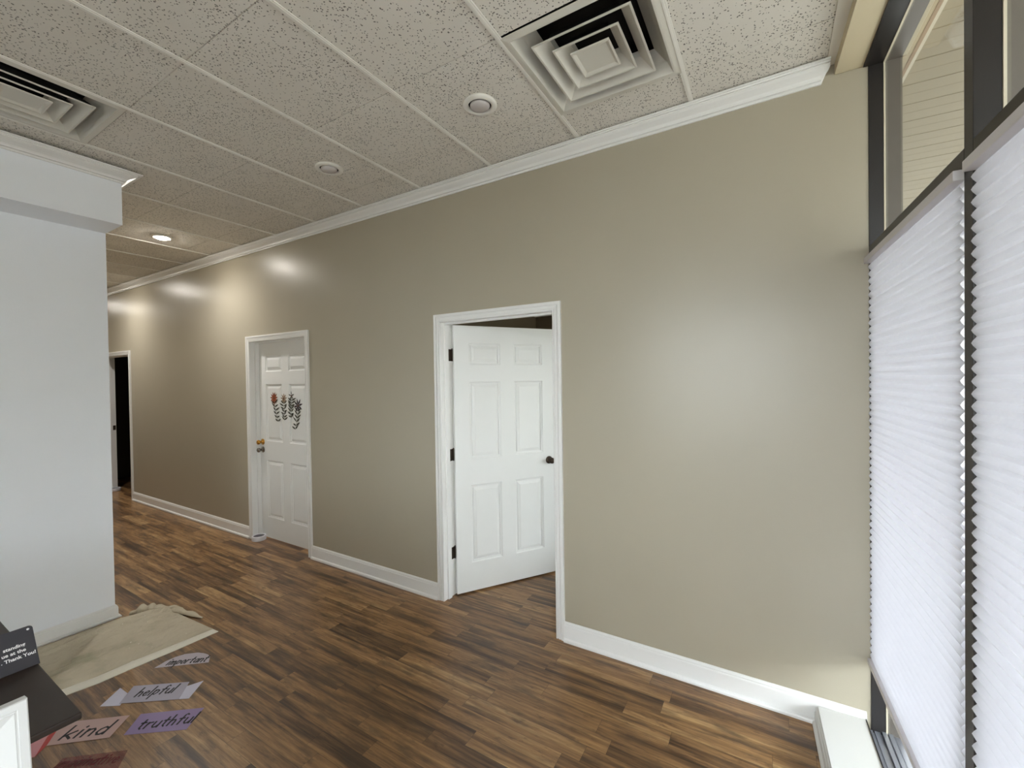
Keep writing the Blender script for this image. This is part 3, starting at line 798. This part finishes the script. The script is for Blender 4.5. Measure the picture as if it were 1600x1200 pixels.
def card(name, polys, word, p0, p1, xh, ink, label):
    t = empty(name, (0, 0, 0), label=label, cat='word sticker', group='word stickers on the floor')
    z = 0.0004
    for pn, poly, mat in polys:
        MB().prism(poly, z, z + 0.0006).build(pn, t, mat); z += 0.0007
    lettering(t, word, p0, p1, xh, ink, z + 0.0001)
    return t
card('word_sticker', [('label_face', [(-3.015, -1.395), (-2.990, -1.350), (-3.029, -1.326), (-3.026, -1.29), (-3.010, -1.245), (-2.960, -1.203), (-2.915, -1.186), (-2.884, -1.180), (-2.855, -1.183), (-2.830, -1.194), (-2.798, -1.214)][0:1] +
      [(-3.029, -1.335), (-3.026, -1.29), (-3.008, -1.248), (-2.955, -1.201), (-2.915, -1.186), (-2.880, -1.180), (-2.850, -1.184), (-2.825, -1.198), (-2.798, -1.214)], M['lavender'])],
     'important', (-2.985, -1.350), (-2.825, -1.222), 0.034, M['ink'], 'pale rounded word sticker on the floor reading important')
card('word_sticker', [('ribbon_tail', [(-2.898, -1.659), (-2.979, -1.555), (-2.888, -1.551), (-2.815, -1.606)], M['lilac']),
                      ('ribbon_tail', [(-2.625, -1.450), (-2.690, -1.392), (-2.649, -1.305), (-2.566, -1.408)], M['lilac']),
                      ('label_face', [(-2.835, -1.603), (-2.931, -1.514), (-2.705, -1.348), (-2.604, -1.436)], M['lilac_dk'])],
     'helpful', (-2.826, -1.545), (-2.690, -1.432), 0.036, M['ink'], 'pale ribbon shaped word sticker on the floor reading helpful')
card('word_sticker', [('label_face', [(-2.565, -1.668), (-2.654, -1.575), (-2.428, -1.398), (-2.349, -1.507)], M['purple'])],
     'truthful', (-2.555, -1.627), (-2.372, -1.472), 0.036, M['ink'], 'purple word sticker on the floor reading truthful')
card('word_sticker', [('ribbon_tail', [(-2.96, -1.905), (-2.918, -1.800), (-2.870, -1.83), (-2.756, -1.911), (-2.80, -1.96)], M['rose']),
                      ('ribbon_fold', [(-2.752, -1.911), (-2.860, -1.850), (-2.916, -1.802), (-2.875, -1.800), (-2.789, -1.873)], M['red']),
                      ('label_face', [(-2.791, -1.867), (-2.916, -1.789), (-2.690, -1.606), (-2.603, -1.707)], M['pink'])],
     'kind', (-2.787, -1.829), (-2.655, -1.713), 0.044, M['ink'], 'dusty pink ribbon word sticker on the floor reading kind')
card('word_sticker', [('label_face', [(-2.575, -1.915), (-2.640, -1.850), (-2.445, -1.690), (-2.340, -1.765)], M['clear_red'])],
     'imaginative', (-2.604, -1.885), (-2.412, -1.745), 0.030, M['red_ink'], 'dim see-through red word sticker on the floor reading imaginative')

# ------------------------------------------------------------------ reception desk, sign, picture frame
DZ = 0.92
desk = empty('reception_desk', (-1.9, -2.6, 0), label='dark wood reception desk corner at the lower left', cat='desk')
def dp(x, y): return (x + 1.9, y + 2.6)
mb = MB()
def rbox(mb, x0, x1, y0, y1, z0, z1): 
    a = dp(x0, y0); b = dp(x1, y1); mb.box(a[0], b[0], a[1], b[1], z0, z1)
rbox(mb, -2.55, -1.262, -3.3, -2.118, DZ - 0.015, DZ)
mb.build('desk_top', desk, M['desk'], 0.003)
mb = MB(); rbox(mb, -1.2615, -0.66, -3.3, -2.335, DZ - 0.015, DZ); mb.build('desk_return', desk, M['desk'], 0.003)
mb = MB(); rbox(mb, -2.45, -1.43, -3.25, -2.30, 0.0, DZ - 0.015); mb.build('desk_base', desk, M['desk'])
mb = MB(); rbox(mb, -1.43, -0.90, -3.25, -2.50, 0.0, DZ - 0.015); mb.build('desk_panel', desk, M['desk'])

def sign():
    B = Vector((-1.576, -2.116, DZ + 0.001)); T = Vector((-1.640, -2.116, DZ + 0.080))
    upv = (T - B); hgt = upv.length; upv.normalize()
    ax = Vector((0, 1, 0)); nrm = ax.cross(upv)
    mat = Matrix((( ax.x, upv.x, nrm.x, B.x), (ax.y, upv.y, nrm.y, B.y), (ax.z, upv.z, nrm.z, B.z), (0, 0, 0, 1)))
    t = empty('desk_sign', (0, 0, 0), label='charcoal acrylic desk sign with white lettering', cat='sign'); t.matrix_world = mat
    w_, r = 0.26, 0.008
    loop = [(0, 0)] + [(-r + r * math.cos(a), hgt - r + r * math.sin(a)) for a in [math.pi / 2 * k / 6 for k in range(7)]]
    loop += [(-w_ + r - r * math.sin(a), hgt - r + r * math.cos(a)) for a in [math.pi / 2 * k / 6 for k in range(7)]] + [(-w_, 0)]
    mb = MB(); mb.prism(loop, -0.003, 0.0); mb.build('sign_plate', t, M['charcoal'])
    for hx in (-0.0085, -w_ + 0.0085):
        MB().lathe([(0.0026, 0.0003), (0.0026, 0.0006), (0.0004, 0.0006)], (hx, hgt - 0.0085, 0), 'Z', 16).build('screw_hole', t, M['letter'], label='small pale corner hole')
    MB().loft([[(-w_ * 0.3, hgt * 0.55, -0.0032), (-w_ * 0.7, hgt * 0.55, -0.0032), (-w_ * 0.7, 0.051, -0.060), (-w_ * 0.3, 0.051, -0.060)],
               [(-w_ * 0.3, hgt * 0.55 - 0.004, -0.0032), (-w_ * 0.7, hgt * 0.55 - 0.004, -0.0032), (-w_ * 0.7, 0.0485, -0.058), (-w_ * 0.3, 0.0485, -0.058)]]).build('easel_back', t, M['charcoal'])
    for txt, x1, y, s in SIGN_LINES:
        c = bpy.data.curves.new('sign_text', 'FONT'); c.body = txt; c.size = s; c.extrude = 0.0002; c.align_x = 'RIGHT'; c.offset = 0.00025
        c.materials.append(M['letter'])
        tmp = bpy.data.objects.new('lettering', c)
        me = bpy.data.meshes.new_from_object(tmp); bpy.data.objects.remove(tmp)
        o = bpy.data.objects.new('lettering', me); COL.objects.link(o); o.parent = t; o.location = (x1, y, 0.0004); o['label'] = 'white printed words'
SIGN_LINES = [('standing', -0.0175, 0.0560, 0.0112), ('ue at the', -0.0180, 0.0425, 0.0112), ('. Thank You!', -0.0025, 0.0285, 0.0112)]
sign()

def picture_frame():
    base = Vector((-0.882, -2.257, DZ + 0.001)); top = Vector((-0.920, -2.257, DZ + 0.2475))
    upv = (top - base); hgt = upv.length; upv.normalize(); ax = Vector((0, 1, 0)); nrm = ax.cross(upv)
    mat = Matrix((( ax.x, upv.x, nrm.x, base.x), (ax.y, upv.y, nrm.y, base.y), (ax.z, upv.z, nrm.z, base.z), (0, 0, 0, 1)))
    t = empty('picture_frame', (0, 0, 0), label='white picture frame standing at the lower left edge', cat='picture frame'); t.matrix_world = mat
    w_ = 0.20
    prof = [(0.0, -0.016), (0.0, 0.0), (0.0015, 0.0015), (0.010, 0.0015), (0.011, 0.0003), (0.0125, 0.0003), (0.0135, 0.001), (0.028, -0.003), (0.030, -0.006), (0.030, -0.012)]
    rings = []
    for o, d in prof: rings.append([(-w_ + o, o, d), (-o, o, d), (-o, hgt - o, d), (-w_ + o, hgt - o, d)])
    MB().loft(rings, True, False).build('frame_moulding', t, M['frame'])
    MB().box(-w_ + 0.029, -0.029, 0.029, hgt - 0.029, -0.0115, -0.0095).build('picture', t, M['matb'], label='pale bluish sheet behind the glass')
    MB().box(-w_ + 0.001, -0.001, 0.001, hgt - 0.001, -0.0165, -0.0125).build('backing_board', t, M['gap'])
    MB().loft([[(-w_ * .4, hgt * .6, -0.017), (-w_ * .6, hgt * .6, -0.017), (-w_ * .6, 0.022, -0.10), (-w_ * .4, 0.022, -0.10)],
               [(-w_ * .4, hgt * .6 - 0.004, -0.017), (-w_ * .6, hgt * .6 - 0.004, -0.017), (-w_ * .6, 0.0185, -0.098), (-w_ * .4, 0.0185, -0.098)]]).build('easel_strut', t, M['gap'])
picture_frame()
